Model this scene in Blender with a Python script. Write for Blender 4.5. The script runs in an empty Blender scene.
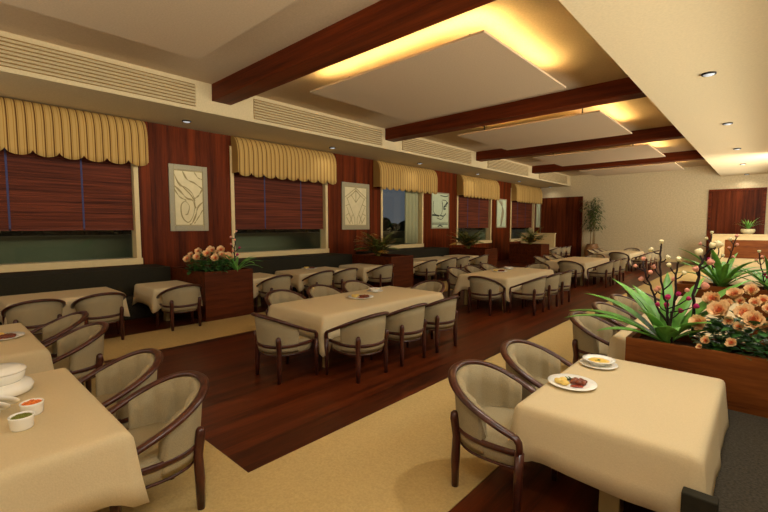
import bpy, bmesh, math, random
from mathutils import Vector, Matrix, Quaternion
PI = math.pi
sin, cos = math.sin, math.cos
rnd = random.Random(7)
scene = bpy.context.scene
COL = scene.collection

# ------------------------------------------------------------------ camera
cam_d = bpy.data.cameras.new('camera')
cam_d.sensor_width = 36.0
cam_d.lens = 417.67 / 768 * 36
cam_d.clip_end = 500
cam = bpy.data.objects.new('camera', cam_d); COL.objects.link(cam)
cam.location = (0, 0, 2.0)
cam.rotation_euler = (math.radians(90 - 4.107), 0, math.radians(42.41))
scene.camera = cam

# ------------------------------------------------------------------ world, lights, exposure
world = bpy.data.worlds.new('dusk_sky'); scene.world = world
world.use_nodes = True
bg = world.node_tree.nodes['Background']
bg.inputs[0].default_value = (0.20, 0.205, 0.25, 1); bg.inputs[1].default_value = 0.42
vs = scene.view_settings
vs.view_transform = 'Standard'; vs.look = 'None'; vs.gamma = 1; vs.exposure = 0.16
vs.use_curve_mapping = False

def area(name, loc, rot, sx, sy, power, col):
    l = bpy.data.lights.new(name, 'AREA'); l.shape = 'RECTANGLE'; l.size = sx; l.size_y = sy
    l.energy = power; l.color = col
    o = bpy.data.objects.new(name, l); o.location = loc; o.rotation_euler = [math.radians(a) for a in rot]
    COL.objects.link(o); return o
WARM = (1.0, 0.96, 0.86)
KEY_P, FILL_P, SIDE_P, SPOT_P, SOFF_P, COVE_E, UP_P, FAR_P = 12, 130, 440, 130, 16, 75, 330, 430
area('key_light', (-6.6, -2.6, 4.2), (62, 0, -25), 2.5, 1.6, KEY_P, WARM)
area('far_side_light', (1.2, 20.5, 2.8), (90, 0, 32), 1.6, 2.6, FAR_P, WARM)  # unseen light added to brighten the far wall, no fixture
area('near_fill_light', (-6.0, -2.7, 2.6), (138, 0, 0), 10.0, 1.6, FILL_P, WARM)  # added fill behind the camera, tilted up to lift the ceiling bays
area('ceiling_fill_light', (1.22, 12.5, 3.3), (0, 102, 0), .4, 29.0, UP_P, WARM).data.spread = math.radians(64)  # unseen strip by the right wall, added to brighten the ceilings
area('side_light', (1.2, 11.0, 3.9), (0, 52, 0), 1.0, 26.0, SIDE_P, WARM)  # added soft light along the right wall, out of view, no fixture

# ------------------------------------------------------------------ materials
def lin(c):
    return tuple(((v / 255) / 12.92 if v / 255 <= 0.04045 else ((v / 255 + 0.055) / 1.055) ** 2.4) for v in c)
def new_mat(name):
    m = bpy.data.materials.new(name); m.use_nodes = True
    nt = m.node_tree; return m, nt, nt.nodes['Principled BSDF']
def coords(nt, scale=(1, 1, 1), kind='Object', rot=(0, 0, 0)):
    t = nt.nodes.new('ShaderNodeTexCoord'); mp = nt.nodes.new('ShaderNodeMapping')
    mp.inputs['Scale'].default_value = scale; mp.inputs['Rotation'].default_value = rot
    nt.links.new(t.outputs[kind], mp.inputs[0]); return mp.outputs[0]
def ramp(nt, fac, stops):
    r = nt.nodes.new('ShaderNodeValToRGB'); e = r.color_ramp.elements
    while len(e) < len(stops): e.new(0.5)
    for el, (p, c) in zip(e, stops): el.position = p; el.color = (*c, 1)
    nt.links.new(fac, r.inputs[0]); return r.outputs[0]
def noise(nt, vec, scale, detail=3, rough=0.5):
    n = nt.nodes.new('ShaderNodeTexNoise'); n.inputs['Scale'].default_value = scale
    n.inputs['Detail'].default_value = detail; n.inputs['Roughness'].default_value = rough
    nt.links.new(vec, n.inputs['Vector']); return n.outputs[0]
def bump(nt, b, h, strength, dist=0.01):
    n = nt.nodes.new('ShaderNodeBump'); n.inputs['Strength'].default_value = strength
    n.inputs['Distance'].default_value = dist
    nt.links.new(h, n.inputs['Height']); nt.links.new(n.outputs[0], b.inputs['Normal'])
def plain(name, c, rough=0.6, spec=0.3, var=0.10, nscale=40, bmp=0.0, metal=0.0, scale=(1, 1, 1)):
    """one colour, broken up by a little noise"""
    m, nt, b = new_mat(name); c = lin(c)
    v = coords(nt, scale); n = noise(nt, v, nscale)
    col = ramp(nt, n, [(0.3, tuple(x * (1 - var) for x in c)), (0.7, tuple(min(1, x * (1 + var)) for x in c))])
    nt.links.new(col, b.inputs['Base Color'])
    b.inputs['Roughness'].default_value = rough; b.inputs['Specular IOR Level'].default_value = spec
    b.inputs['Metallic'].default_value = metal
    if bmp: bump(nt, b, n, bmp)
    return m
def wood(name, dark, light, axis, rough=0.4, spec=0.4, freq=9.0, stretch=0.05, planks=None, fine=60):
    """grain running along one axis; planks = (axis, width) adds a tone per board"""
    m, nt, b = new_mat(name); d, l = lin(dark), lin(light)
    s = [1.0, 1.0, 1.0]; s['xyz'.index(axis)] = stretch
    v = coords(nt, tuple(s))
    n1 = noise(nt, v, freq, 6, 0.6); n2 = noise(nt, v, fine, 2)
    mx = nt.nodes.new('ShaderNodeMath'); mx.operation = 'MULTIPLY_ADD'
    mx.inputs[1].default_value = 0.35; nt.links.new(n2, mx.inputs[0]); nt.links.new(n1, mx.inputs[2])
    fac = mx.outputs[0]
    if planks:
        t = nt.nodes.new('ShaderNodeTexCoord'); sp = nt.nodes.new('ShaderNodeSeparateXYZ')
        nt.links.new(t.outputs['Object'], sp.inputs[0])
        dv = nt.nodes.new('ShaderNodeMath'); dv.operation = 'DIVIDE'; dv.inputs[1].default_value = planks[1]
        nt.links.new(sp.outputs['xyz'.index(planks[0])], dv.inputs[0])
        flo = nt.nodes.new('ShaderNodeMath'); flo.operation = 'FLOOR'; nt.links.new(dv.outputs[0], flo.inputs[0])
        wn = nt.nodes.new('ShaderNodeTexWhiteNoise'); wn.noise_dimensions = '1D'; nt.links.new(flo.outputs[0], wn.inputs['W'])
        ma = nt.nodes.new('ShaderNodeMath'); ma.operation = 'MULTIPLY_ADD'; ma.inputs[1].default_value = 0.28
        nt.links.new(wn.outputs[0], ma.inputs[0]); nt.links.new(fac, ma.inputs[2])
        sb = nt.nodes.new('ShaderNodeMath'); sb.operation = 'SUBTRACT'; sb.inputs[1].default_value = 0.14
        nt.links.new(ma.outputs[0], sb.inputs[0]); fac = sb.outputs[0]
    col = ramp(nt, fac, [(0.42, d), (0.92, l)])
    nt.links.new(col, b.inputs['Base Color'])
    b.inputs['Roughness'].default_value = rough; b.inputs['Specular IOR Level'].default_value = spec
    return m
def stripes(name, base, line, axis, freq, thresh=0.80, rough=0.8):
    m, nt, b = new_mat(name); c0, c1 = lin(base), lin(line)
    t = nt.nodes.new('ShaderNodeTexCoord'); sp = nt.nodes.new('ShaderNodeSeparateXYZ'); nt.links.new(t.outputs['Object'], sp.inputs[0])
    def sine(f, ph):
        a = nt.nodes.new('ShaderNodeMath'); a.operation = 'MULTIPLY_ADD'; a.inputs[1].default_value = f * 2 * PI; a.inputs[2].default_value = ph
        nt.links.new(sp.outputs['xyz'.index(axis)], a.inputs[0])
        s = nt.nodes.new('ShaderNodeMath'); s.operation = 'SINE'; nt.links.new(a.outputs[0], s.inputs[0]); return s.outputs[0]
    col1 = ramp(nt, sine(freq, 0), [(0.0, c0), (thresh, c0), (min(thresh + .14, .99), c1)])
    mid = tuple((x * 2 + y) / 3 for x, y in zip(c0, c1))
    mixn = nt.nodes.new('ShaderNodeMix'); mixn.data_type = 'RGBA'; mixn.blend_type = 'MULTIPLY'
    mixn.inputs[0].default_value = 1.0
    col2 = ramp(nt, sine(freq * 2, 2.2), [(0.0, (1, 1, 1)), (0.75, (1, 1, 1)), (0.97, (0.72, 0.6, 0.42))])
    nt.links.new(col1, mixn.inputs[6]); nt.links.new(col2, mixn.inputs[7])
    nt.links.new(mixn.outputs[2], b.inputs['Base Color'])
    b.inputs['Roughness'].default_value = rough; b.inputs['Specular IOR Level'].default_value = 0.15
    return m
def emit(name, col, strength):
    m, nt, b = new_mat(name)
    b.inputs['Base Color'].default_value = (*col, 1); b.inputs['Emission Color'].default_value = (*col, 1)
    b.inputs['Emission Strength'].default_value = strength; return m
def glass(name, tint=(0.85, 0.9, 0.86)):
    m, nt, b = new_mat(name); out = nt.nodes['Material Output']
    tr = nt.nodes.new('ShaderNodeBsdfTransparent'); tr.inputs[0].default_value = (*tint, 1)
    gl = nt.nodes.new('ShaderNodeBsdfGlossy'); gl.inputs['Roughness'].default_value = 0.015
    fr = nt.nodes.new('ShaderNodeFresnel'); fr.inputs[0].default_value = 1.5
    mx = nt.nodes.new('ShaderNodeMixShader'); ge = nt.nodes.new('ShaderNodeNewGeometry'); iv = nt.nodes.new('ShaderNodeMath'); iv.operation = 'SUBTRACT'; iv.inputs[0].default_value = 1
    nt.links.new(ge.outputs['Backfacing'], iv.inputs[1])      # only the outer faces of the pane reflect
    mu = nt.nodes.new('ShaderNodeMath'); mu.operation = 'MULTIPLY'
    nt.links.new(fr.outputs[0], mu.inputs[0]); nt.links.new(iv.outputs[0], mu.inputs[1]); nt.links.new(mu.outputs[0], mx.inputs[0])
    nt.links.new(tr.outputs[0], mx.inputs[1]); nt.links.new(gl.outputs[0], mx.inputs[2])
    nt.links.new(mx.outputs[0], out.inputs[0]); return m

M = {}
M['floor'] = wood('walnut_floor', (44, 16, 5), (104, 44, 16), 'y', 0.36, 0.25, 7, 0.06, ('x', 0.14))
M['carpet'] = plain('sand_carpet', (190, 163, 108), 0.95, 0.05, 0.09, 55, 0.25)
M['wallwood'] = wood('red_veneer', (60, 23, 6), (118, 48, 16), 'z', 0.45, 0.06, 7, 0.05, ('y', 0.19))
M['doorwood'] = wood('door_veneer', (58, 23, 8), (116, 52, 22), 'z', 0.5, 0.08, 8, 0.05, ('x', 0.24))
M['beam'] = wood('beam_wood', (60, 22, 7), (116, 48, 17), 'x', 0.5, 0.10, 8, 0.04)
M['planter'] = wood('planter_wood', (56, 23, 8), (108, 50, 20), 'y', 0.5, 0.1, 8, 0.06)
M['planterx'] = wood('planter_wood_crosswise', (88, 44, 16), (142, 80, 34), 'x', 0.5, 0.1, 9, 0.10)
M['chairwood'] = wood('chair_mahogany', (44, 18, 12), (88, 42, 28), 'z', 0.28, 0.5, 12, 0.3)
M['plaster'] = plain('cream_plaster', (198, 178, 136), 0.92, 0.08, 0.06, 30, 0.25)
M['ceil'] = plain('taupe_plaster', (198, 174, 140), 0.95, 0.05, 0.06, 40, 0.25)
M['drop'] = plain('pale_plaster', (226, 206, 164), 0.95, 0.05, 0.04, 30, 0.2)
M['paper'] = plain('mottled_wallpaper', (210, 192, 152), 0.85, 0.12, 0.10, 14, 0.2)
M['cream'] = plain('cream_paint', (222, 196, 140), 0.5, 0.3, 0.03, 10)
M['uphol'] = plain('oatmeal_upholstery', (160, 145, 113), 0.95, 0.08, 0.14, 160, 0.3)
M['cloth'] = plain('ivory_linen', (210, 190, 150), 0.9, 0.1, 0.04, 120, 0.12)
M['booth'] = plain('charcoal_fabric', (62, 56, 46), 0.95, 0.08, 0.35, 70, 0.4)
M['boothback'] = plain('charcoal_panel', (44, 40, 28), 0.8, 0.15, 0.12, 30)
M['valance'] = stripes('gold_stripe_fabric', (190, 154, 88), (100, 62, 24), 'y', 6.97, 0.80)
M['blind'] = plain('bamboo_blind', (98, 46, 27), 0.6, 0.2, 0.55, 30, 0.3, scale=(1, 0.02, 0.9))
M['tape'] = plain('blue_grey_tape', (76, 74, 104), 0.8, 0.1)
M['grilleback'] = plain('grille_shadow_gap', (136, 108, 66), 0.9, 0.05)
M['glass'] = glass('window_glass')
M['curtain'] = plain('sage_curtain', (168, 166, 126), 0.9, 0.1)
M['frame'] = plain('taupe_frame', (158, 146, 112), 0.45, 0.4)
M['art'] = plain('cream_art_paper', (222, 206, 160), 0.8, 0.1, 0.05, 6)
M['art2'] = plain('sage_art_paper', (196, 204, 168), 0.8, 0.1, 0.05, 6)
M['ink'] = plain('sepia_ink', (160, 142, 98), 0.8, 0.1)
M['ink2'] = plain('black_ink', (58, 64, 56), 0.8, 0.1)
M['tableleg'] = plain('shaded_cream_leg', (176, 150, 100), 0.5, 0.3, 0.04, 10)  # cream leg, with the shade under the cloth put into its colour
M['china'] = plain('white_china', (252, 249, 238), 0.18, 0.5, 0.02, 8)
M['ring'] = plain('dark_metal_ring', (40, 38, 38), 0.35, 0.5, metal=0.6)
M['lens'] = emit('lamp_lens', (0.62, 0.68, 0.74), 0.35)
M['cove'] = emit('cove_strip', (1.0, 0.74, 0.30), COVE_E)
M['leaf'] = plain('leaf_green', (106, 164, 68), 0.4, 0.4, 0.35, 6)
M['leaf2'] = plain('rose_leaf_green', (58, 104, 46), 0.45, 0.4, 0.3, 14)
M['fern'] = plain('fern_green', (108, 116, 44), 0.55, 0.3, 0.35, 8)
M['fern2'] = plain('fern_gold', (170, 130, 56), 0.55, 0.3, 0.3, 8)
M['bamboo'] = plain('bamboo_leaf', (92, 104, 48), 0.55, 0.3, 0.3, 8)
M['cane'] = plain('bamboo_cane', (140, 112, 62), 0.5, 0.3)
M['branch'] = plain('dark_branch', (48, 34, 34), 0.7, 0.2)
M['peach'] = plain('rose_peach', (244, 204, 148), 0.7, 0.15, 0.08, 20)
M['apricot'] = plain('rose_apricot', (244, 178, 122), 0.7, 0.15, 0.1, 20)
M['coral'] = plain('rose_coral', (228, 132, 88), 0.7, 0.15, 0.1, 20)
M['bl_cream'] = plain('blossom_cream', (240, 226, 178), 0.7, 0.15)
M['bl_pink'] = plain('blossom_pink', (226, 156, 132), 0.7, 0.15)
M['bl_mag'] = plain('blossom_magenta', (172, 40, 92), 0.7, 0.15)
M['soil'] = plain('dark_soil', (46, 30, 20), 1, 0.05, 0.3, 30, 0.4)
M['soup'] = plain('yellow_soup', (240, 200, 84), 0.3, 0.4, 0.06, 30)
M['potato'] = plain('boiled_potato', (234, 200, 108), 0.5, 0.3, 0.08, 20)
M['meat'] = plain('braised_meat', (124, 62, 36), 0.35, 0.4, 0.3, 30)
M['sauce'] = plain('red_sauce', (140, 48, 26), 0.3, 0.4, 0.2, 30)
M['herb'] = plain('green_herb', (70, 92, 40), 0.6, 0.3, 0.3, 40)
M['carrot'] = plain('carrot_orange', (232, 124, 48), 0.45, 0.3, 0.15, 30)
M['pea'] = plain('pea_green', (122, 124, 44), 0.45, 0.3, 0.15, 30)
M['stone'] = plain('parapet_render', (150, 148, 116), 0.9, 0.1)
M['tree'] = plain('dark_treeline', (26, 32, 22), 1, 0.05)
M['pot'] = plain('bronze_pot', (150, 110, 70), 0.4, 0.4, 0.2, 12)
M['potstone'] = plain('pale_bowl', (196, 184, 140), 0.5, 0.3, 0.15, 12)

# ------------------------------------------------------------------ mesh helpers
class MB:
    def __init__(s): s.v = []; s.f = []; s.m = []; s.sm = []
    def add(s, vs, fs, mi=0, smooth=True):
        o = len(s.v); s.v += [tuple(p) for p in vs]
        for f in fs: s.f.append(tuple(i + o for i in f)); s.m.append(mi); s.sm.append(smooth)
    def box(s, x0, x1, y0, y1, z0, z1, mi=0):
        vs = [(x, y, z) for z in (z0, z1) for y in (y0, y1) for x in (x0, x1)]
        s.add(vs, [(0, 2, 3, 1), (4, 5, 7, 6), (0, 1, 5, 4), (2, 6, 7, 3), (0, 4, 6, 2), (1, 3, 7, 5)], mi, False)
        return s
    def loft(s, rings, mi=0, closed=True, cap0=True, cap1=True, smooth=True):
        n = len(rings[0]); o = []; fs = []
        for r in rings: o += list(r)
        for a in range(len(rings) - 1):
            for b in range(n if closed else n - 1):
                c = (b + 1) % n
                fs.append((a * n + b, a * n + c, (a + 1) * n + c, (a + 1) * n + b))
        if cap0: fs.append(tuple(range(n - 1, -1, -1)))
        if cap1: fs.append(tuple((len(rings) - 1) * n + i for i in range(n)))
        s.add(o, fs, mi, smooth); return s
    def sweep(s, path, rw, rh, seg=8, mi=0, up=(0, 0, 1), square=False):
        """rw across, rh along the up side; floats or lists"""
        P = [Vector(p) for p in path]; rings = []; side = None
        for i, p in enumerate(P):
            t = (P[min(i + 1, len(P) - 1)] - P[max(i - 1, 0)]).normalized()
            sd = t.cross(Vector(up))
            if sd.length < 0.25:
                sd = side if side is not None else t.cross(Vector((0, 1, 0)))
                if sd.length < 1e-4: sd = Vector((1, 0, 0))
                sd = (sd - t * sd.dot(t))
            sd.normalize()
            if side is not None and sd.dot(side) < 0: sd = -sd
            side = sd; u = sd.cross(t).normalized()
            a = rw[i] if isinstance(rw, (list, tuple)) else rw
            b = rh[i] if isinstance(rh, (list, tuple)) else rh
            r = []
            for k in range(seg):
                th = 2 * PI * (k + 0.5) / seg; cx, cz = cos(th), sin(th)
                if square:
                    q = max(abs(cx), abs(cz)); cx, cz = cx / q, cz / q
                r.append(p + sd * (a * cx) + u * (b * cz))
            rings.append(r)
        return s.loft(rings, mi)
    def lathe(s, prof, seg=24, mi=0, c=(0, 0, 0)):
        rings = [[(c[0] + r * cos(2 * PI * k / seg), c[1] + r * sin(2 * PI * k / seg), c[2] + z) for k in range(seg)] for r, z in prof]
        return s.loft(rings, mi, cap0=prof[0][0] > 1e-4, cap1=prof[-1][0] > 1e-4)
    def blob(s, c, r, seed, mi=0, sq=(1, 1, 1), n=8, amp=0.2):
        q = random.Random(seed); ph = [q.uniform(0, 6) for _ in range(4)]; rings = []
        for i in range(1, n):
            t = PI * i / n; ring = []
            for k in range(n + 2):
                a = 2 * PI * k / (n + 2)
                f = r * (1 + amp * sin(2 * a + ph[0]) * sin(t * 2 + ph[1]) + amp * 0.6 * sin(3 * a + ph[2]))
                ring.append((c[0] + f * sin(t) * cos(a) * sq[0], c[1] + f * sin(t) * sin(a) * sq[1], c[2] - r * cos(t) * sq[2]))
            rings.append(ring)
        return s.loft(rings, mi)
def obj(name, mb, mats, parent=None, solid=0, bevel=0, loc=None):
    me = bpy.data.meshes.new(name); me.from_pydata(mb.v, [], mb.f)
    for p, mi, sm in zip(me.polygons, mb.m, mb.sm): p.material_index = mi; p.use_smooth = sm
    for m in (mats if isinstance(mats, (list, tuple)) else [mats]): me.materials.append(M[m])
    bm = bmesh.new(); bm.from_mesh(me); bmesh.ops.recalc_face_normals(bm, faces=bm.faces); bm.to_mesh(me); bm.free()
    o = bpy.data.objects.new(name, me); COL.objects.link(o)
    if parent: o.parent = parent
    if loc: o.location = loc
    if solid:
        md = o.modifiers.new('thickness', 'SOLIDIFY'); md.thickness = solid; md.offset = 0
    if bevel:
        md = o.modifiers.new('edges', 'BEVEL'); md.width = bevel; md.segments = 2; md.limit_method = 'ANGLE'
    return o
def thing(name, label, cat, loc=(0, 0, 0), rz=0, group=None):
    o = bpy.data.objects.new(name, None); o.empty_display_size = 0.1; COL.objects.link(o)
    o.location = loc; o.rotation_euler = (0, 0, rz); return tag(o, label, cat, group)
def tag(o, label, cat, group=None, kind=None):
    o['label'] = label; o['category'] = cat
    if group: o['group'] = group
    if kind: o['kind'] = kind
    return o
def struct(name, mb, mats, label=None, cat=None, bevel=0):
    o = obj(name, mb, mats, bevel=bevel); o['kind'] = 'structure'
    if label: o['label'] = label; o['category'] = cat
    return o
def dup(root, loc, rz, label, group=None):
    r = root.copy(); COL.objects.link(r); r.location = loc; r.rotation_euler = (0, 0, rz); r['label'] = label
    if group: r['group'] = group
    for ch in list(root.children):
        c = ch.copy(); COL.objects.link(c); c.parent = r
        for g in ch.children:
            d = g.copy(); COL.objects.link(d); d.parent = c
    return r
ORD = ['first', 'second', 'third', 'fourth', 'fifth', 'sixth', 'seventh', 'eighth']

# ------------------------------------------------------------------ the room shell
XW, XR, YN, YF = -11.3, 1.3, -3.0, 28.0
ZS, ZC, ZB = 4.54, 5.19, 4.82          # soffit, ceiling, beam underside
XS, XD, ZD = -9.4, -1.87, 4.56          # soffit face, dropped ceiling edge
struct('floor', MB().box(XW - .3, XR + .2, YN - .2, YF + .2, -.1, 0), 'floor')
struct('ceiling', MB().box(XW - .3, XR + .2, YN - .2, YF + .2, ZC, ZC + .1), 'ceil')
struct('ceiling_soffit', MB().box(XW - .3, XS, YN, YF, ZS, ZC), 'plaster')
struct('ceiling_drop', MB().box(XD, XR, YN, YF, ZD, ZC), 'drop')
struct('wall_far', MB().box(XW - .3, XR + .2, YF, YF + .2, 0, ZC), 'paper')
struct('wall_near', MB().box(XW - .3, XR + .2, YN - .2, YN, 0, ZC), 'paper')
struct('wall_right', MB().box(XR, XR + .2, YN, YF, 0, ZC), 'paper')
struct('baseboard_far', MB().box(-8.5, -2.35, YF - .025, YF, 0, .14), 'cream')
wins = [(-0.05, 3.5), (5.93, 9.42), (12.2, 14.9), (17.7, 21.15), (23.55, 26.95)]
WZ0, WZ1 = 1.22, 4.25
w = MB(); edges = [YN] + [e for p in wins for e in p] + [YF]
for a, b in zip(edges[0::2], edges[1::2]): w.box(XW - .3, XW, a, b, 0, ZS)
for a, b in wins: w.box(XW - .3, XW, a, b, 0, WZ0 - .04); w.box(XW - .3, XW, a, b, WZ1, ZS)
struct('wall_left', w, 'wallwood')
# floor coverings let into the boards
struct('floor_carpet_window', MB().box(-8.52, -7.17, YN, YF, 0, .008), 'carpet')
c = MB().box(-7.17, -1.55, YN, 1.656, 0, .008); c.box(-3.0, -1.55, 1.656, 26.2, 0, .008)
struct('floor_carpet_aisle', c, 'carpet')
# beams
for k in range(-1, 4):
    y = 4.52 + 5.83 * k
    o = struct('ceiling_beam', MB().box(XS - .02, XD + .02, y, y + .45, ZB, ZC + .02), 'beam')
# floating ceiling panels with cove light
for k in range(-1, 4):
    y0 = 5.70 + 5.80 * k; y1 = y0 + 3.42; xa, xb = -7.35, -3.21
    if k == 3: y1 = y0 + 3.0
    p = struct('ceiling_panel', MB().box(xa, xb, y0, y1, 4.85, 4.885), 'ceil')
    s = MB().box(xa + .30, xb - .06, y0 + .07, y0 + .11, 4.886, 4.890); s.box(xb - .11, xb - .07, y0 + .13, y1 - .6, 4.886, 4.890)
    obj('cove_light', s, 'cove', p)
    e = MB()
    for (x, y) in ((xa + .6, y0 + .6), (xb - .6, y0 + .6), (xa + .6, y1 - .6), (xb - .6, y1 - .6)): e.box(x - .015, x + .015, y - .015, y + .015, 4.885, ZC)
    obj('hanger', e, 'ring', p)
# windows, frames and glass
for i, (a, b) in enumerate(wins):
    fr = MB(); t = .07
    fr.box(XW - .30, XW + .03, a - .03, a + t, WZ0, WZ1); fr.box(XW - .30, XW + .03, b - t, b + .03, WZ0, WZ1)
    fr.box(XW - .30, XW + .03, a + t, b - t, WZ1 - t, WZ1)
    wo = struct('window_%d' % (i + 1), fr, 'cream')
    s = MB().box(XW - .30, XW + .06, a - .05, b + .05, 1.07, WZ0)
    obj('sill', s, 'cream', wo)
    obj('pane', MB().box(XW - .25, XW - .24, a + t, b - t, WZ0, WZ1 - t), 'glass', wo)
# doors
d = MB().box(-11.2, -8.60, YF - .10, YF - .002, 0, 3.86)
struct('door_1', d, 'doorwood')
do = struct('door_2', MB().box(-2.20, -0.18, YF - .05, YF - .002, 0, 3.80), 'doorwood')
obj('door_frame', MB().box(-2.32, -2.20, YF - .08, YF - .002, 0, 3.9).box(-.18, -.06, YF - .08, YF - .002, 0, 3.9).box(-2.20, -.18, YF - .08, YF - .002, 3.80, 3.9), 'beam', do)
# outside: terrace parapet and trees in the dusk
g = struct('terrace_ground', MB().box(-120, XW - .3, -40, 120, -.15, -.05), 'stone')
struct('terrace_wall', MB().box(-14.3, -14.0, -20, 60, -.05, 1.74), 'stone')
tr = MB()
q = random.Random(3)
for i in range(60):
    y = -20 + i * 3.4 + q.uniform(-1, 1); h = q.uniform(3.0, 4.3)
    tr.blob((-60 + q.uniform(-5, 5), y, h * .5 - .2), h * .5, i, 0, (1, 1.5 if i % 3 else .9, 1.0), 9, .22)
for i in range(90): tr.blob((-58 + q.uniform(-2, 2), -20 + i * 2.2, 1.2), q.uniform(1.3, 1.75), 100 + i, 0, (1, 1.3, 1), 8, .2)
tag(obj('treeline', tr, 'tree'), 'dark treeline beyond the terrace wall outside the third window', 'trees', kind='stuff')

# ------------------------------------------------------------------ fittings: grilles, downlights, valances, blinds, pictures
for k, (a, b) in enumerate([(-2.4, 4.14), (5.56, 10.18), (11.22, 15.76), (17.2, 21.55), (22.95, 27.3)]):
    t = thing('air_grille', ['air grille along the soffit between the camera and the first dark beam', 'air grille in the soffit between first and second dark beams',
        'air grille in the soffit between second and third dark beams', 'air grille in the soffit between third and fourth dark beams',
        'short air grille in the soffit beside the far wall'][k], 'air grille', (XS, a, 4.62), 0, 'air grilles along the window soffit')
    L = b - a; s = MB()
    for j in range(7):
        z = .035 + j * .066
        s.loft([[(.006, yy, z - .022), (.05, yy, z - .024), (.056, yy, z - .014), (.02, yy, z + .024), (.006, yy, z + .024)] for yy in (0, L)], smooth=False)
    obj('slats', s, 'plaster', t)
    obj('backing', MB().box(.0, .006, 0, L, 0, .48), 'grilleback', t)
def downlight(loc, label, group):
    t = thing('downlight', label, 'ceiling light', loc, 0, group)
    obj('ring', MB().lathe([(.105, 0), (.105, -.022), (.088, -.028), (.084, 0)], 20), 'ring', t)
    obj('lens', MB().lathe([(.084, -.004), (.08, -.026), (.05, -.040), (.0, -.045)], 20), 'lens', t)
    return t
dl0 = None
def place_dl(x, y, z, label, group, power, pos=None):
    global dl0
    if dl0 is None: dl0 = downlight((x, y, z), label, group)
    else: dup(dl0, (x, y, z), 0, label, group)
    l = bpy.data.lights.new('downlight_or_added_spot', 'SPOT'); l.energy = power; l.color = WARM
    l.spot_size = math.radians(150); l.spot_blend = 1.0; l.shadow_soft_size = .09
    o = bpy.data.objects.new('downlight_or_added_spot', l); o.location = (x, y, z - .07); COL.objects.link(o)
for k in range(6):
    place_dl(-10.5, 4.4 + 4.62 * k, ZS, ORD[k] + ' small downlight from the camera in the soffit above the windows', 'downlights in the window soffit', SOFF_P)
for k in range(6):
    if k == 0: 
        for xx, yy in ((-.84, 4.4), (.5, -.5)):  # extra spots out of view without fixtures, added for light near the camera
            l = bpy.data.lights.new('downlight_or_added_spot', 'SPOT'); l.energy = SPOT_P * 1.2; l.color = WARM
            l.spot_size = math.radians(150); l.spot_blend = 1.0; l.shadow_soft_size = .12
            o = bpy.data.objects.new('downlight_or_added_spot', l); o.location = (xx, yy, ZD - .07); COL.objects.link(o)
        continue
    place_dl(-.84, 4.4 + 4.62 * k, ZD, ORD[k - 1] + ' small downlight from the camera in the pale dropped ceiling', 'downlights in the dropped ceiling', SPOT_P * (1 if k < 4 else .35))

def valance(a, b, n, label):
    L = b - a; t = thing('valance', label, 'valance', (XW + .01, a, 3.40), 0, 'scalloped window valances')
    D, H = .36, 1.13; prof = []
    for i in range(9):
        th = PI / 2 * i / 8; prof.append((D * sin(th) ** .9, H - .52 + .52 * cos(th)))
    prof = [(0.0, H)] + prof[1:]
    m = n * 10; rings = []
    for j in range(m + 1):
        y = L * j / m; u = (j % 10) / 10
        f = sin(PI * u) if j < m else 0
        bx = .022 * (abs(f) ** .6)
        row = [(x + (bx if i > 1 else 0), y, z + (bx * .3 if i > 2 else 0)) for i, (x, z) in enumerate(prof)]
        for zz in (.5, .3, .15): row.append((D + bx, y, zz))
        row.append((D + bx, y, .115 * (1 - abs(f) ** .5)))
        rings.append(row)
    obj('fabric', MB().loft(rings, closed=False, cap0=False, cap1=False), 'valance', t, solid=.012)
    for y in (.004, L - .004):
        s = MB(); pts = [(x, y, z) for x, z in prof] + [(D, y, .10), (0, y, .10)]
        s.add(pts, [tuple(range(len(pts)))], 0, False)
        obj('end_panel', s, 'valance', t, solid=.012)
WN = ['first', 'second', 'third', 'fourth', 'fifth']
for i, (a, b, n) in enumerate([(-.6, 3.66, 10), (5.95, 9.56, 9), (11.75, 15.50, 10), (17.65, 21.40, 11), (23.55, 27.35, 11)]):
    valance(a, b, n, 'gold striped scalloped fabric valance over the %s window from the camera' % WN[i])
def blind(a, b, ys, label):
    t = thing('bamboo_blind', label, 'blind', (XW - .12, a, 1.9), 0, 'dark bamboo window blinds')
    L = b - a; s = MB(); n = 60; hz = 2.3 / n; rings = []
    pts = []
    for j in range(n): pts += [(.010, j * hz + .04), (.016, j * hz + .04 + hz * .5)]
    pts += [(.010, 2.34), (-.005, 2.34), (-.005, .04)]
    s.loft([[(x, yy, z) for x, z in pts] for yy in (0, L)], smooth=False)
    obj('slats', s, 'blind', t)
    obj('bottom_bar', MB().box(-.012, .024, 0, L, 0, .04), 'blind', t)
    for y in ys: obj('tape', MB().box(.017, .024, y - .018, y + .018, .0, 2.34), 'tape', t)
for i in (0, 1, 3, 4):
    a, b = wins[i]; L = b - a - .16
    blind(a + .08, b - .08, {0: (1.13, 2.39), 1: (1.05, 2.4)}.get(i, (L * .33, L * .68)), 'dark bamboo blind lowered part way in the %s window from the camera' % WN[i])
# curtain drawn to the side of the open third window
rings = []
for z in (0, .8, 1.6, 2.4, 2.9):
    rings.append([(.06 * sin(j * 1.15) * (1 - .1 * z / 3), j * .046, z) for j in range(22)])
tag(obj('side_curtain', MB().loft(rings, closed=False, cap0=False, cap1=False), 'curtain', solid=.006, loc=(XW - .12, 13.82, 1.26)),
    'pale sage curtain drawn aside in the third window without a blind', 'curtain')

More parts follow.
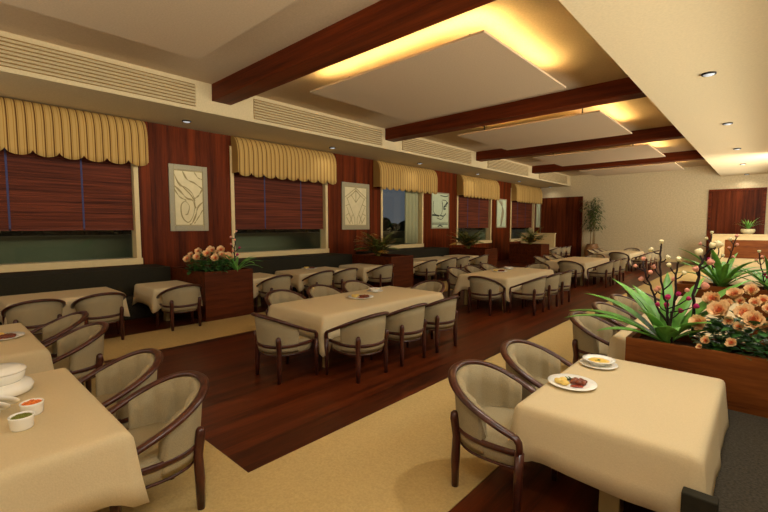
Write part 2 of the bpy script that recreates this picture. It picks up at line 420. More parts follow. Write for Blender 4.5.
def ribbon(mb, pts, wd, x=0.012, mi=0):
    """flat drawn line on the picture; pts in (y, z)"""
    n = len(pts); r = []
    for i, (y, z) in enumerate(pts):
        ta = Vector((pts[min(i + 1, n - 1)][0] - pts[max(i - 1, 0)][0], pts[min(i + 1, n - 1)][1] - pts[max(i - 1, 0)][1]))
        if ta.length < 1e-6: ta = Vector((1, 0))
        ta.normalize(); wv = wd[i] if isinstance(wd, list) else wd
        r.append([(x, y - ta.y * wv, z + ta.x * wv), (x, y + ta.y * wv, z - ta.x * wv), (x - .004, y + ta.y * wv, z - ta.x * wv), (x - .004, y - ta.y * wv, z + ta.x * wv)])
    mb.loft(r, mi, smooth=False)
def curve(ctrl, n=24):
    P = [ctrl[0]] + list(ctrl) + [ctrl[-1]]; out = []
    for i in range(1, len(P) - 2):
        for k in range(n // (len(ctrl) - 1) + 1):
            t = k / (n // (len(ctrl) - 1) + 1)
            f = lambda a, b, c, d: .5 * (2 * b + (c - a) * t + (2 * a - 5 * b + 4 * c - d) * t * t + (3 * b - a - 3 * c + d) * t ** 3)
            out.append((f(P[i-1][0], P[i][0], P[i+1][0], P[i+2][0]), f(P[i-1][1], P[i][1], P[i+1][1], P[i+2][1])))
    out.append(ctrl[-1]); return out
def picture(y0, y1, z0, z1, bord, paper, ink, draw, label):
    t = thing('framed_picture', label, 'picture', (XW, y0, z0), 0, 'framed pictures between the windows')
    W, H = y1 - y0, z1 - z0; f = MB()
    f.box(0, .045, 0, bord, 0, H); f.box(0, .045, W - bord, W, 0, H); f.box(0, .045, bord, W - bord, 0, bord * 1.15); f.box(0, .045, bord, W - bord, H - bord * 1.1, H)
    obj('frame', f, 'frame', t, bevel=.008)
    obj('paper', MB().box(0, .022, bord, W - bord, bord * 1.15, H - bord * 1.1), paper, t)
    d = MB(); iw, ih = W - 2 * bord, H - 2.25 * bord
    for pts, wd in draw:
        P = [(bord + y * iw, bord * 1.15 + z * ih) for y, z in pts]
        ribbon(d, P, [v * iw for v in wd] if isinstance(wd, list) else wd * iw, .0262)
    obj('drawing', d, ink, t)
def swell(n, a, b): return [a + b * abs(sin(PI * 2.5 * i / (n - 1))) for i in range(n)]
dr1 = []
for ct, b in [([(.02, .92), (.15, .78), (.38, .66), (.62, .52), (.70, .38), (.62, .18), (.45, .06), (.25, .16), (.22, .36), (.36, .44), (.50, .36), (.44, .22), (.36, .20)], .014),
           ([(.0, .72), (.2, .62), (.42, .5), (.62, .46), (.72, .32)], .026), ([(.0, .66), (.18, .52), (.4, .46)], .016), ([(.3, .98), (.45, .84), (.7, .78), (.98, .68)], .022),
           ([(.98, .44), (.8, .34), (.72, .2), (.6, .06), (.5, .02)], .022), ([(.98, .3), (.84, .18), (.66, .04)], .012), ([(.98, .68), (.84, .56), (.7, .5)], .02), ([(.7, .98), (.84, .88), (.98, .86)], .012), ([(.05, .86), (.2, .72), (.36, .7), (.6, .6), (.7, .46)], .01)]:
    p = curve(ct, 36); dr1.append((p, swell(len(p), .006, b)))
for p in ([(.01, .01), (.99, .01)], [(.01, .99), (.99, .99)], [(.01, .01), (.01, .99)], [(.99, .01), (.99, .99)]): dr1.append((p, .012))
picture(4.23, 5.22, 1.87, 3.585, .12, 'art', 'ink', dr1, 'framed sepia drawing of swirling ribbons beside the first window')
dr2 = []
for p in ([(.5, .97), (.02, .72)], [(.5, .97), (.98, .72)], [(.5, .97), (.5, .60)], [(.5, .60), (.3, .78)], [(.5, .60), (.7, .78)], [(.1, .72), (.45, .18)], [(.9, .72), (.55, .18)], [(.45, .18), (.45, .02)], [(.55, .18), (.55, .02)],
          [(.05, .5), (.2, .55)], [(.95, .5), (.8, .55)], [(.1, .48), (.36, .04)], [(.9, .48), (.64, .04)], [(.05, .25), (.2, .32)], [(.95, .25), (.8, .32)], [(.08, .22), (.24, .04)], [(.92, .22), (.76, .04)], [(.3, .78), (.5, .92)], [(.7, .78), (.5, .92)], [(.5, .9), (.1, .68)], [(.5, .9), (.9, .68)], [(.35, .28), (.22, .06)], [(.65, .28), (.78, .06)],
          [(0.01, .01), (.99, .01)], [(.01, .99), (.99, .99)], [(.01, .01), (.01, .99)], [(.99, .01), (.99, .99)]): dr2.append((p, .009))
picture(10.1, 11.5, 1.87, 3.58, .13, 'art', 'ink', dr2, 'framed geometric fan drawing on the wall between second and third windows')
dr3 = []
for p, wd in [(curve([(.1, .78), (.08, .5), (.22, .38), (.5, .36), (.62, .5), (.6, .8)]), .010), (curve([(.62, .82), (.85, .8), (.9, .66), (.72, .6)]), .012), ([(.02, .10), (.98, .10)], .016), ([(.02, .15), (.98, .15)], .006),
              (curve([(.35, .02), (.5, .06), (.65, .02)]), .02), (curve([(.02, .36), (.2, .36), (.42, .34)]), .03), (curve([(.5, .36), (.7, .34), (.85, .42)]), .02), (curve([(.72, .6), (.92, .74), (.96, .72)]), .028), ([(.7, .55), (.84, .56)], .03), (curve([(.5, .95), (.8, .93), (.98, .96)]), .016), ([(.6, .8), (.7, .55)], .008), (curve([(.3, .28), (.55, .24), (.7, .3)]), .012)]: dr3.append((p, wd))
picture(15.53, 16.95, 1.88, 3.55, .05, 'art2', 'ink2', dr3, 'pale green abstract print with black lines between third and fourth windows')
dr4 = []
for k in range(6): dr4.append((curve([(.1 + .1 * k, .98), (.75 - .04 * k, .6), (.5 - .02 * k, .02)]), .018))
picture(21.75, 22.95, 1.9, 3.55, .06, 'art2', 'frame', dr4, 'pale print with a curved feather shape between fourth and fifth windows')
picture(27.22, 27.92, 1.9, 3.5, .05, 'art2', 'frame', dr4[:3], 'narrow pale print on the wall between fifth window and tall wooden door')

# ------------------------------------------------------------------ booth seating and partitions
def booth(a, b, label):
    t = thing('booth_bench', label, 'bench', (0, a, 0), 0, 'dark booth benches under the windows'); L = b - a
    obj('seat', MB().box(-10.3, -9.95, 0.01, L - .01, 0, .46), 'booth', t, bevel=.02)
    obj('backrest', MB().box(XW + .005, -10.3, 0.01, L - .01, 0, 1.05), 'boothback', t)
booth(YN, 3.84, 'dark charcoal booth bench under the first window from the camera')
booth(4.96, 9.69, 'dark charcoal booth bench under the second window from the camera')
booth(10.81, 15.54, 'dark charcoal booth bench under the third window from the camera')
t = thing('half_partition', 'cream half-height partition beside the tall far wooden door', 'partition', (-10.2, 25.0, 0))
obj('panel', MB().box(-1.08, 1.0, 0, .14, 0, 1.52), 'cream', t); obj('top_rail', MB().box(-1.08, 1.02, -.02, .16, 1.52, 1.58), 'cream', t)
t = thing('service_counter', 'cream counter with a brown wood front panel before the far wall', 'counter', (-1.9, 25.2, 0))
obj('body', MB().box(0, 3.19, .06, .5, 0, 1.56), 'cream', t)
obj('worktop', MB().box(-.03, 3.19, 0, .52, 1.56, 1.62), 'cream', t)
obj('front_panel', MB().box(.50, 3.19, .03, .06, .52, 1.36), 'planterx', t)

# ------------------------------------------------------------------ chairs
def plan(th, sc=1.0, fy=.20):
    """U-shaped plan: th from -1 to 1, 0 at the middle of the back"""
    a, b = .365 * sc, .385 * sc
    arc = PI / 2 * a * 1.03; st = fy + .03; tot = arc + st; s = abs(th) * tot; sg = 1 if th >= 0 else -1
    if s < arc:
        p = PI / 2 * s / arc; return sg * a * sin(p) ** .92 if p > 0 else 0.0, -.03 - b * max(cos(p), 0) ** .92
    u = (s - arc) / st; return sg * (a - .03 * u * u), -.03 + u * st
def rim_z(y): return .60 + .27 * max(0, min(1, (.20 - y) / .62)) ** 1.05
def make_chair(label, group):
    t = thing('dining_armchair', label, 'chair', (0, 0, 0), 0, group)
    N = 28
    # seat cushion
    R = []
    for z, sc, fy in ((.350, .80, .18), (.360, .84, .20), (.425, .86, .21), (.475, .85, .21), (.50, .80, .18), (.512, .6, .10)):
        R.append([(*plan(-1 + 2 * i / N, sc, fy), z) for i in range(N + 1)])
    obj('seat', MB().loft(R), 'uphol', t)
    R = [[(*plan(-1 + 2 * i / N, s_, .20), z) for i in range(N + 1)] for z, s_ in ((.336, .80), (.336, .842), (.351, .842), (.351, .80))]
    obj('seat_trim', MB().loft(R), 'chairwood', t)
    # wrapped back: outer and fluted inner skin
    K = 46; TM = .70; outer, inner = [], []
    for i in range(K + 1):
        th = -TM + 2 * TM * i / K; o_, n_ = [], []
        for z01 in (0, .12, .4, .7, 1.0):
            x, y = plan(th, 1.0); zt = rim_z(y) - .012; sc = .86 + .105 * z01 ** .8
            xo, yo = plan(th, sc); z = .37 + (zt - .37) * z01
            fl = .026 * abs(sin(th / TM * PI * 3.0)) ** .7 * (1 if abs(th) < .6 else .3)
            xi, yi = plan(th, sc - .13 - .0 * z01); l = math.hypot(xi, yi + .03) or 1
            zi = max(z, .46 if z01 == 0 else z)
            o_.append((xo, yo, z)); n_.append((xi + xi / l * -fl, yi - (yi + .03) / l * fl, zi))
        outer.append(o_); inner.append(n_)
    mb = MB(); n = 5; rings = [o_ + n_[::-1] for o_, n_ in zip(outer, inner)]
    mb.loft(rings); obj('backrest', mb, 'uphol', t)
    # bent arm rail
    path = []
    for i in range(41):
        x, y = plan(-1 + 2 * i / 40, 1.0); path.append((x, y, rim_z(y)))
    def down(sx):
        x, y = plan(1, 1.0); return [(sx * x, y + .030, .590), (sx * x, y + .050, .565), (sx * x, y + .055, .53), (sx * (x - .004), y + .055, .49)]
    path = down(-1)[::-1] + path + down(1)
    obj('arm_rail', MB().sweep(path, .033, .022, 8), 'chairwood', t)
    path = [(*plan(-1 + 2 * i / 32, .888, .235), .466) for i in range(33)]
    obj('seat_rail', MB().sweep(path, .013, .025, 6), 'chairwood', t)
    for sx in (-1, 1):
        x, y = plan(1, 1.0); x -= .004
        obj('leg', MB().sweep([(sx * x, y + .055, .50), (sx * (x + .004), y + .050, .3), (sx * (x + .012), y + .045, .0)], [.031, .030, .022], [.031, .030, .023], 8), 'chairwood', t)
        obj('leg', MB().sweep([(sx * .262, -.285, 0), (sx * .262, -.285, .22), (sx * .258, -.278, .40), (sx * .262, -.285, .48), (sx * .266, -.292, .54), (sx * .266, -.292, .585), (sx * .266, -.290, .60)], [.025, .034, .032, .034, .036, .030, .014], [.026, .034, .032, .034, .035, .030, .014], 8), 'chairwood', t)
    return t
chair0 = None
def chair(x, y, rz, label, group):
    global chair0
    r = math.radians(rz)
    if chair0 is None:
        chair0 = make_chair(label, group); chair0.location = (x, y, 0); chair0.rotation_euler = (0, 0, r); return chair0
    return dup(chair0, (x, y, 0), r, label, group)

# ------------------------------------------------------------------ tables and cloths
def cloth_mesh(W, L, seed, hem=.42, flap=.0, tip=.10):
    q = random.Random(seed); mb = MB(); pts = []
    hx, hy = W / 2, L / 2; st = .045; r0 = .02
    def side(ax, ay, bx, by):
        d = math.hypot(bx - ax, by - ay); n = max(6, int(d / st))
        return [(ax + (bx - ax) * i / n, ay + (by - ay) * i / n) for i in range(n)]
    C4 = [(-hx, -hy), (hx, -hy), (hx, hy), (-hx, hy)]
    for i in range(4): pts += side(*C4[i], *C4[(i + 1) % 4])
    ph = [q.uniform(0, 6) for _ in range(6)]
    TH = .775; rings = []
    lev = [(-.09, 0, 0), (-.045, .001, 0), (-.018, .005, 0), (.002, .016, .01), (.014, .036, .03), (.020, .07, .10), (.028, .14, .35), (.040, .24, .68), (.056, .35, 1.0)]
    rows = []
    for off, dz, wv in lev:
        r = []
        for (x, y) in pts:
            dx, dy = hx - abs(x), hy - abs(y)
            cx, cy = math.exp(-(dx / .11) ** 2), math.exp(-(dy / .11) ** 2)
            nx = (1 if x > 0 else -1) * (1 if dx < 1e-6 else cx * .5 * wv)
            ny = (1 if y > 0 else -1) * (1 if dy < 1e-6 else cy * .5 * wv)
            cw = cx * cy
            s_ = (x if dy < 1e-6 else y)
            rip = wv * .006 * (sin(s_ * 9 + ph[0] + (2 if dx < dy else 0)) + .6 * sin(s_ * 17 + ph[1]))
            drop = (dz / .35) * (.775 - hem) if dz else 0
            z = TH - drop - wv * (tip * cw ** 1.6) + wv * .012 * sin(s_ * 5 + ph[2])
            o_ = off + rip * (1 - .7 * cw) + wv * flap * cw ** 3
            k = (1 + .25 * wv * cw)
            if dx < 1e-6 and dy < 1e-6: k *= .95
            X = x + nx * o_ * k; Y = y + ny * o_ * k
            if off < 0: X = max(-hx - off, min(hx + off, x)); Y = max(-hy - off, min(hy + off, y))
            r.append((X, Y, z))
        rows.append(r)
    mb.loft(rows, cap0=True, cap1=False)
    return mb
cloth_cache = {}
def table(x0, x1, y0, y1, tl, cl, seed=1, group='dining tables', mode=None):
    W, L = x1 - x0, y1 - y0; cx, cy = (x0 + x1) / 2, (y0 + y1) / 2
    t = thing('dining_table', tl, 'table', (cx, cy, 0), 0, group)
    obj('tabletop', MB().box(-W / 2 + .02, W / 2 - .02, -L / 2 + .02, L / 2 - .02, .725, .766), 'cream', t)
    lg = [(0, -L / 2 + .42), (0, L / 2 - .42)] if L >= W else [(-W / 2 + .42, 0), (W / 2 - .42, 0)]
    if max(W, L) < 1.3: lg = [(0, 0)]
    if mode == 'corner': lg = [(sx * (W / 2 - .13), sy * (L / 2 - .13)) for sx in (-1, 1) for sy in (-1, 1)]
    for (a, b) in lg:
        r = .065 if mode != 'corner' else .033
        obj('leg', MB().box(a - r, a + r, b - r, b + r, 0, .726), 'tableleg', t, bevel=.006)
    c = obj('tablecloth', cloth_mesh(W, L, seed, **(dict(flap=.05, tip=.17) if mode == 'corner' else {})), 'cloth', solid=.004, loc=(cx, cy, 0))
    tag(c, cl, 'tablecloth', 'ivory tablecloths'); return t
YC = [3.6, 9.07, 14.75, 20.9]
for k, y0 in enumerate(YC):
    n = ORD[k]; g = 'armchairs around the central tables'
    table(-5.7, -4.4, y0, y0 + 2.8, 'long cloth-covered table, %s from the camera along the central wood floor' % n,
          'ivory cloth draped over the %s central table from the camera' % n, 10 + k, mode='corner')
    chair(-4.73, y0 - .39, 0, 'beige armchair at the camera end of the %s central table' % n, g)
    for j in range(3):
        chair(-4.04, y0 + .285 + .865 * j, 90, 'beige armchair, %s of three along the aisle side of the %s central table' % (ORD[j], n), g)
    for j in range(3):
        chair(-5.88, y0 + .5 + .865 * j, -90, 'beige armchair, %s of three along the window side of the %s central table' % (ORD[j], n), g)
    chair(-5.0, y0 + 3.05, 180, 'beige armchair at the far end of the %s central table' % n, g)
# side tables by the right wall
table(-1.22, -.20, 2.72, 4.27, 'cloth-covered table beside the dark bench in the near corner', 'ivory cloth on the near table with plate, soup and dark bench', 21)
g = 'armchairs along the aisle carpet'
chair(-1.39, 2.905, -90, 'beige armchair closest to the camera at the table with soup beside the bench', g)
chair(-1.39, 3.77, -90, 'beige armchair beside the soup plate, between its neighbour and the wooden planter', g)
table(-1.22, -.17, 5.15, 8.9, 'long cloth-covered table behind the wooden planter of roses', 'ivory cloth on the long table behind the rose planter', 22)
for j in range(4):
    chair(-1.39, 5.62 + .95 * j, -90, 'beige armchair, %s of four at the table behind the rose planter' % ORD[j], g)
table(-1.0, .05, 12.2, 16.5, 'long cloth-covered table beyond the second wooden planter', 'ivory cloth on the table beyond the second planter of spiky plants', 23)
# tables in front at the left
table(-4.47, -2.76, -.55, .76, 'cloth-covered table holding the white tureen and bowls', 'ivory cloth under the white tureen and small bowls', 31)
table(-6.98, -5.25, -.55, .76, 'cloth-covered table with a plate, beyond the tureen table', 'ivory cloth beyond the tureen table, with one plate on it', 32)
g = 'armchairs at the two serving tables'
chair(-3.12, .925, 180, 'beige armchair with its back to the carpet corner, beside the tureen table', g)
chair(-4.0, .925, 180, 'beige armchair, second from the carpet corner, at the tureen table', g)
chair(-5.62, .925, 180, 'beige armchair, third from the carpet corner, at the table beyond the tureen', g)
chair(-6.5, .925, 180, 'beige armchair, fourth from the carpet corner, at the table beyond the tureen', g)
# tables along the booth benches
g = 'armchairs facing the booth benches'
def wtable(y0, y1, d1, seed): table(-9.86, -8.76, y0, y1, 'cloth-covered table at the booth, ' + d1, 'ivory cloth on the booth table ' + d1, seed)
def wchair(y, d): chair(-8.54, y, 90, 'beige armchair at the booth, ' + d, g)
wtable(.8, 2.42, 'two chairs wide, under the first window', 41); wchair(1.10, 'first from the camera under the first window'); wchair(1.97, 'second from the camera under the first window')
wtable(2.95, 3.80, 'small, in front of the rose planter wall', 42); wchair(3.33, 'alone at the small table before the rose planter')
wtable(5.06, 5.92, 'small, hidden partly behind the rose planter', 43); wchair(5.50, 'alone at the small table just past the rose planter')
wtable(6.40, 8.15, 'two chairs wide, under the second window', 44); wchair(6.80, 'first at the wide table under the second window'); wchair(7.65, 'second at the wide table under the second window')
wtable(8.72, 9.62, 'small, before the first fern planter', 45); wchair(9.15, 'alone at the small table before the first fern planter')
wtable(10.92, 11.8, 'small, just past the first fern planter', 46); wchair(11.4, 'alone at the small table just past the first fern planter')
wtable(12.25, 14.0, 'two chairs wide, under the third window', 47); wchair(12.65, 'first at the wide table under the third window'); wchair(13.5, 'second at the wide table under the third window')
wtable(14.5, 15.45, 'small, before the second fern planter', 48); wchair(14.95, 'alone at the small table before the second fern planter')
wtable(22.7, 24.85, 'beside the cream half partition', 49)
for j in range(3): wchair(22.95 + .8 * j, ORD[j] + ' of three before the cream half partition')
# near bench
t = thing('booth_bench', 'dark grey fabric bench beside the near table and wooden planter', 'bench', (0, 0, 0))
obj('seat', MB().box(-.262, 1.0, 2.665, 4.47, .0, .47), 'booth', t, bevel=.02)
obj('backrest', MB().box(1.005, 1.28, 2.585, 4.47, 0, 1.05), 'booth', t, bevel=.02)
obj('arm_panel', MB().box(-.262, -.11, 2.585, 2.66, 0, .617), 'boothback', t, bevel=.008)

# ------------------------------------------------------------------ planters
def planter(x0, x1, y0, y1, h, mat, label, group):
    t = thing('planter_box', label, 'planter', (x0, y0, 0), 0, group); W, L = x1 - x0, y1 - y0; b = .04
    m = MB().box(0, W, 0, b, 0, h); m.box(0, W, L - b, L, 0, h); m.box(0, b, b, L - b, 0, h); m.box(W - b, W, b, L - b, 0, h); m.box(b, W - b, b, L - b, 0, .05)
    obj('box', m, mat, t)
    obj('soil', MB().box(b, W - b, b, L - b, .05, h - .07), 'soil', t)
PL = ['holding roses, beside the first window', 'holding a fern, beyond the second window', 'holding a fern, beyond the third window', 'holding a fern, beyond the fourth window']
for k in range(4):
    y = 3.85 + 5.85 * k
    planter(-10.28, -8.55, y, y + 1.1, 1.04, 'planter', 'dark wood planter box at the booths, ' + PL[k], 'planter boxes between the booths')
planter(-.95, 1.28, 4.50, 5.02, .93, 'planterx', 'brown wood planter box beside the near table, full of roses', 'planter boxes along the aisle carpet')
planter(-1.20, 1.28, 9.40, 9.95, .93, 'planterx', 'second brown wood planter box, full of spiky plants, behind the roses', 'planter boxes along the aisle carpet')

# ------------------------------------------------------------------ plants
def leaf_strip(mb, base, az, length, width, elev, droop, mi=0, fold=.25, n=9, wpos=.45):
    p = Vector(base); e = elev; rows = []; d0 = Vector((cos(az), sin(az), 0)); sd = Vector((-sin(az), cos(az), 0))
    for i in range(n + 1):
        u = i / n
        wv = width * (min(1, (u / wpos)) ** .5 * .55 + .45 if u < wpos else max(.02, 1 - ((u - wpos) / (1 - wpos)) ** 1.7))
        up = Vector((-cos(az) * sin(e), -sin(az) * sin(e), cos(e)))
        rows.append([p + sd * wv + up * wv * fold, p, p - sd * wv + up * wv * fold])
        p = p + (d0 * cos(e) + Vector((0, 0, 1)) * sin(e)) * (length / n); e -= droop / n
    mb.loft(rows, mi, closed=False, cap0=False, cap1=False)
def spiky_plant(loc, scale, seed, n, width, label, group=None, droop=(.7, 1.4)):
    q = random.Random(seed); t = thing('spiky_plant', label, 'plant', loc, 0, group)
    for i in range(n):
        az = 2 * PI * i / n + q.uniform(-.25, .25); mb = MB(); in_ = i % 3
        leaf_strip(mb, (.03 * cos(az), .03 * sin(az), 0), az, scale * q.uniform(.75, 1.05), width * q.uniform(.8, 1.1), [.75, 1.1, .95][in_] + q.uniform(-.1, .15), q.uniform(*droop))
        obj('leaf', mb, 'leaf', t, solid=.004)
    return t
def blossom(mb, c, r, d, mi):
    """small half-open cup of petals"""
    d = Vector(d).normalized(); a = d.orthogonal().normalized(); b = d.cross(a); c = Vector(c); rings = []
    for z, k in ((-.7, .35), (-.3, .8), (.25, 1.0), (.8, .85), (.55, .5), (.2, .12)):
        rings.append([c + d * (z * r) + (a * cos(2 * PI * j / 7) + b * sin(2 * PI * j / 7)) * (r * .8 * k * (1 + .14 * (j % 2))) for j in range(7)])
    mb.loft(rings, mi)
def branch(pts, blooms, label, r=.013, br=.032, seed=1):
    """a dark twig with small blossoms on side twigs; pts and blooms (x, z, tint) are in room coordinates, all near depth y"""
    q = random.Random(seed); x0, y0, z0 = pts[0]; o = Vector((x0, y0, z0 - .10)); t = thing('blossom_branch', label, 'branch', o, 0, 'blossom branches')
    P = [Vector((0, 0, 0))] + [Vector(p) - o + Vector((0, q.uniform(-.03, .03), 0)) for p in pts]; C = []
    for i in range(len(P) - 1):
        for k in range(4): C.append(P[i].lerp(P[i + 1], k / 4) + Vector((q.uniform(-1, 1), q.uniform(-1, 1), 0)) * r * .5)
    C.append(P[-1]); n = len(C)
    mb = MB().sweep(C, [r * (1 - .45 * i / n) for i in range(n)], [r * (1 - .45 * i / n) for i in range(n)], 6); out = []
    for (x, z, tint) in blooms:
        e = Vector((x, y0 + q.uniform(-.06, .06), z)) - o
        c = min(C, key=lambda w: (w - e + Vector((0, 0, .07))).length)
        if (c - e).length > .03: mb.sweep([c, c.lerp(e, .55) + Vector((0, 0, -.012)), e], [r * .55] * 3, [r * .5] * 3, 5)
        out.append((e, (e - c) + Vector((0, 0, .03)), tint))
    obj('stem', mb, 'branch', t)
    for e, d, tint in out:
        b = MB(); blossom(b, e, br * q.uniform(.7, .95), d, 0); obj('blossom', b, {'c': 'bl_cream', 'p': 'bl_pink', 'm': 'bl_mag'}[tint], t)
    return t
def rose_bloom(r, seed):
    """cupped petals in a spiral, upright in the middle and rolled back at the rim"""
    q = random.Random(seed); mb = MB(); K = 40
    for k in range(K):
        az = k * 2.4; u = k / (K - 1); d = Vector((cos(az), sin(az), 0)); sd = Vector((-sin(az), cos(az), 0)); rows = []
        tilt = .08 + .95 * u + q.uniform(-.14, .14) * u; ln = r * (.72 + .50 * u) * q.uniform(.88, 1.1); wd = r * (.22 + .17 * u) * q.uniform(.85, 1.15); p = Vector((0, 0, -r * .42)) + d * r * .05
        t = tilt * .55; col = 0 if u > .56 else 2 if u > .24 else 1; n = 7
        for i in range(n + 1):
            v = i / n; ww = wd * (.25 + .95 * sin(PI * (.10 + .62 * v)))
            rows.append([p + sd * (ww * c) - d * (ww * .35 * c * c * (1 - .5 * u)) + Vector((0, 0, (.12 * r * sin(c * 5 + k * 1.7) + q.uniform(-.05, .05) * r) * (v > .6))) for c in (-1, -.6, 0, .6, 1)])
            p = p + (d * sin(t) + Vector((0, 0, 1)) * cos(t)) * (ln / n); t += (tilt * .55 + (1.7 if v > .65 else -.4) * (.3 + .8 * u)) / n
        mb.loft(rows, col, closed=False, cap0=False, cap1=False)
    return mb
bloom_mesh = None
def rose_bush(loc, rx, ry, h, blooms, seed, label, lr=.05, nl=420):
    """blooms: list of (x, y, z, r) relative to loc"""
    global bloom_mesh
    q = random.Random(seed); t = thing('rose_bush', label, 'roses', loc); mb = MB()
    for i in range(nl):
        a = q.uniform(0, 2 * PI); rr = q.uniform(.2, 1) ** .5; z = q.uniform(-.05, 1) * h * (1 - .45 * rr * rr)
        c = Vector((rx * rr * cos(a), ry * rr * sin(a), z)); az = a + q.uniform(-1.2, 1.2)
        leaf_strip(mb, c, az, lr * q.uniform(1.2, 2.2), lr * q.uniform(.5, .8), q.uniform(-.1, .8), q.uniform(.3, 1.0), 0, .2, 4)
    f = obj('foliage', mb, 'leaf2', t)
    for k in range(14):
        a = q.uniform(0, 2 * PI); m2 = MB().sweep([(0, 0, -.04), (rx * .4 * cos(a), ry * .4 * sin(a), h * .4), (rx * .75 * cos(a), ry * .75 * sin(a), h * .6)], .006, .006, 5)
        obj('stem', m2, 'leaf2', t)
    for i, (x, y, z, r) in enumerate(blooms):
        if bloom_mesh is None:
            o = obj('bloom', rose_bloom(1.0, 5), ['peach', 'coral', 'apricot'], t); bloom_mesh = o
        else:
            o = bloom_mesh.copy(); COL.objects.link(o); o.parent = t
        o.location = (x, y, z); o.scale = (r, r, r)
        d = Vector((x * .8 + (.1 if ry < .3 else .5), y * .9 - .75, .75)).normalized()
        o.rotation_euler = (Vector((0, 0, 1)).rotation_difference(d) @ Quaternion((0, 0, 1), q.uniform(0, 6))).to_euler()
    return t
# roses on the near planter
roses = [(-.33, 4.85, 1.30, .088), (-.22, 4.82, 1.29, .05), (-.27, 4.72, 1.22, .105), (-.40, 4.62, 1.11, .088), (-.18, 4.90, 1.36, .074), (-.07, 4.95, 1.40, .07), (-.04, 4.85, 1.31, .055),
         (-.10, 4.72, 1.22, .095), (-.04, 4.66, 1.18, .098), (.05, 4.66, 1.13, .075), (-.20, 4.66, 1.16, .05), (-.13, 4.64, 1.12, .05), (-.34, 4.535, .985, .046), (-.38, 4.51, .935, .03), (-.17, 4.535, 1.0, .05),
         (.01, 4.90, 1.33, .06), (.05, 4.80, 1.27, .06), (-.14, 4.88, 1.31, .05), (.20, 4.72, 1.24, .095), (.33, 4.84, 1.28, .09), (.45, 4.68, 1.16, .095), (.62, 4.78, 1.2, .09), (.8, 4.7, 1.12, .085), (.16, 4.6, 1.05, .06), (.5, 4.58, 1.02, .05)]
rose_bush((.18, 4.76, .90), .62, .24, .36, [(x - .18, y - 4.76, z - .89, r * 1.1) for x, y, z, r in roses], 4, 'peach roses massed in the brown planter beside the near table', .05, 800)
# roses at the first booth planter
bl = []
for i in range(17):
    a = i * 2.4; rr = .12 + .42 * ((i + .5) / 17) ** .5
    bl.append((rr * 1.05 * cos(a), rr * .8 * sin(a), .52 - .9 * rr * rr + q.uniform(-.04, .04), q.uniform(.085, .125)))
rose_bush((-9.15, 4.22, 1.0), .62, .40, .44, bl, 8, 'peach roses in the dark booth planter beside the first window', .06, 420)
spiky_plant((-8.85, 4.72, .98), .80, 5, 16, .03, 'spiky grass plant beside the peach roses in the booth planter', None, (.9, 1.5))
branch([(-9.02, 4.78, 1.08), (-9.04, 4.78, 1.35), (-9.0, 4.78, 1.6), (-9.02, 4.78, 1.82)], [(-9.02, 1.88, 'p'), (-9.1, 1.74, 'p'), (-8.93, 1.68, 'p'), (-9.12, 1.58, 'p'), (-8.92, 1.5, 'm'), (-9.1, 1.42, 'p'), (-8.95, 1.34, 'm')],
       'dark blossom branch standing behind the roses in the booth planter', .018, .04, 3)
# near planter: broad spiky plant and branches
sp = thing('spiky_plant', 'large bright green spiky plant in the brown planter beside the roses', 'plant', (-.66, 4.74, .88))
for az, ln, wd, el, dr in [(185, .90, .062, .62, .85), (200, .92, .058, .62, .95), (168, .90, .060, .80, .80), (150, .85, .062, 1.05, .75), (222, .66, .058, .50, .7), (128, .8, .06, .95, .7), (100, .78, .062, 1.2, .45), (18, .74, .066, .95, .55),
                           (34, .92, .075, .98, .5), (2, .55, .066, .75, .8), (320, .55, .066, 1.0, .9), (262, .40, .062, 1.15, 1.3), (290, .46, .070, 1.1, 1.3), (240, .50, .060, 1.2, .9), (65, .8, .06, 1.1, .5), (345, .5, .06, 1.05, 1.0), (180, .55, .07, 1.25, .5)]:
    mb = MB(); a = math.radians(az); leaf_strip(mb, (.03 * cos(a), .03 * sin(a), 0), a, ln, wd, el, dr, 0, .35, 10)
    obj('leaf', mb, 'leaf', sp, solid=.004)
Y = 4.76
branch([(-.65, Y, 1.05), (-.74, Y, 1.2), (-.78, Y, 1.32), (-.83, Y, 1.45), (-.87, Y, 1.56), (-.89, Y, 1.63)], [(-.89, 1.67, 'p'), (-.945, 1.60, 'p'), (-.81, 1.55, 'p'), (-.895, 1.47, 'p'), (-.75, 1.39, 'p')],
       'pink blossom branch leaning to the aisle above the large spiky plant', seed=11)
branch([(-.64, Y, 1.05), (-.67, Y, 1.19), (-.69, Y, 1.3), (-.72, Y, 1.47), (-.74, Y, 1.65), (-.74, Y, 1.81)], [(-.73, 1.85, 'c'), (-.81, 1.77, 'c'), (-.68, 1.70, 'c'), (-.79, 1.60, 'p'), (-.63, 1.49, 'p'), (-.76, 1.38, 'p')],
       'tallest cream blossom branch above the large spiky plant', seed=12)
branch([(-.63, Y, 1.09), (-.62, Y, 1.24), (-.61, Y, 1.41), (-.61, Y, 1.58), (-.60, Y, 1.65)], [(-.59, 1.69, 'c'), (-.66, 1.63, 'c'), (-.55, 1.56, 'c'), (-.58, 1.36, 'm'), (-.52, 1.40, 'p')],
       'shorter cream blossom branch in the middle of the large spiky plant', seed=13)
branch([(-.61, 4.70, 1.0), (-.65, 4.70, 1.15), (-.66, 4.70, 1.28)], [(-.65, 1.33, 'm'), (-.67, 1.24, 'm'), (-.73, 1.25, 'm'), (-.56, 1.2, 'm'), (-.44, 1.27, 'm'), (-.5, 1.33, 'm')],
       'low magenta blossom branch among the leaves of the large spiky plant', .011, .034, 14)
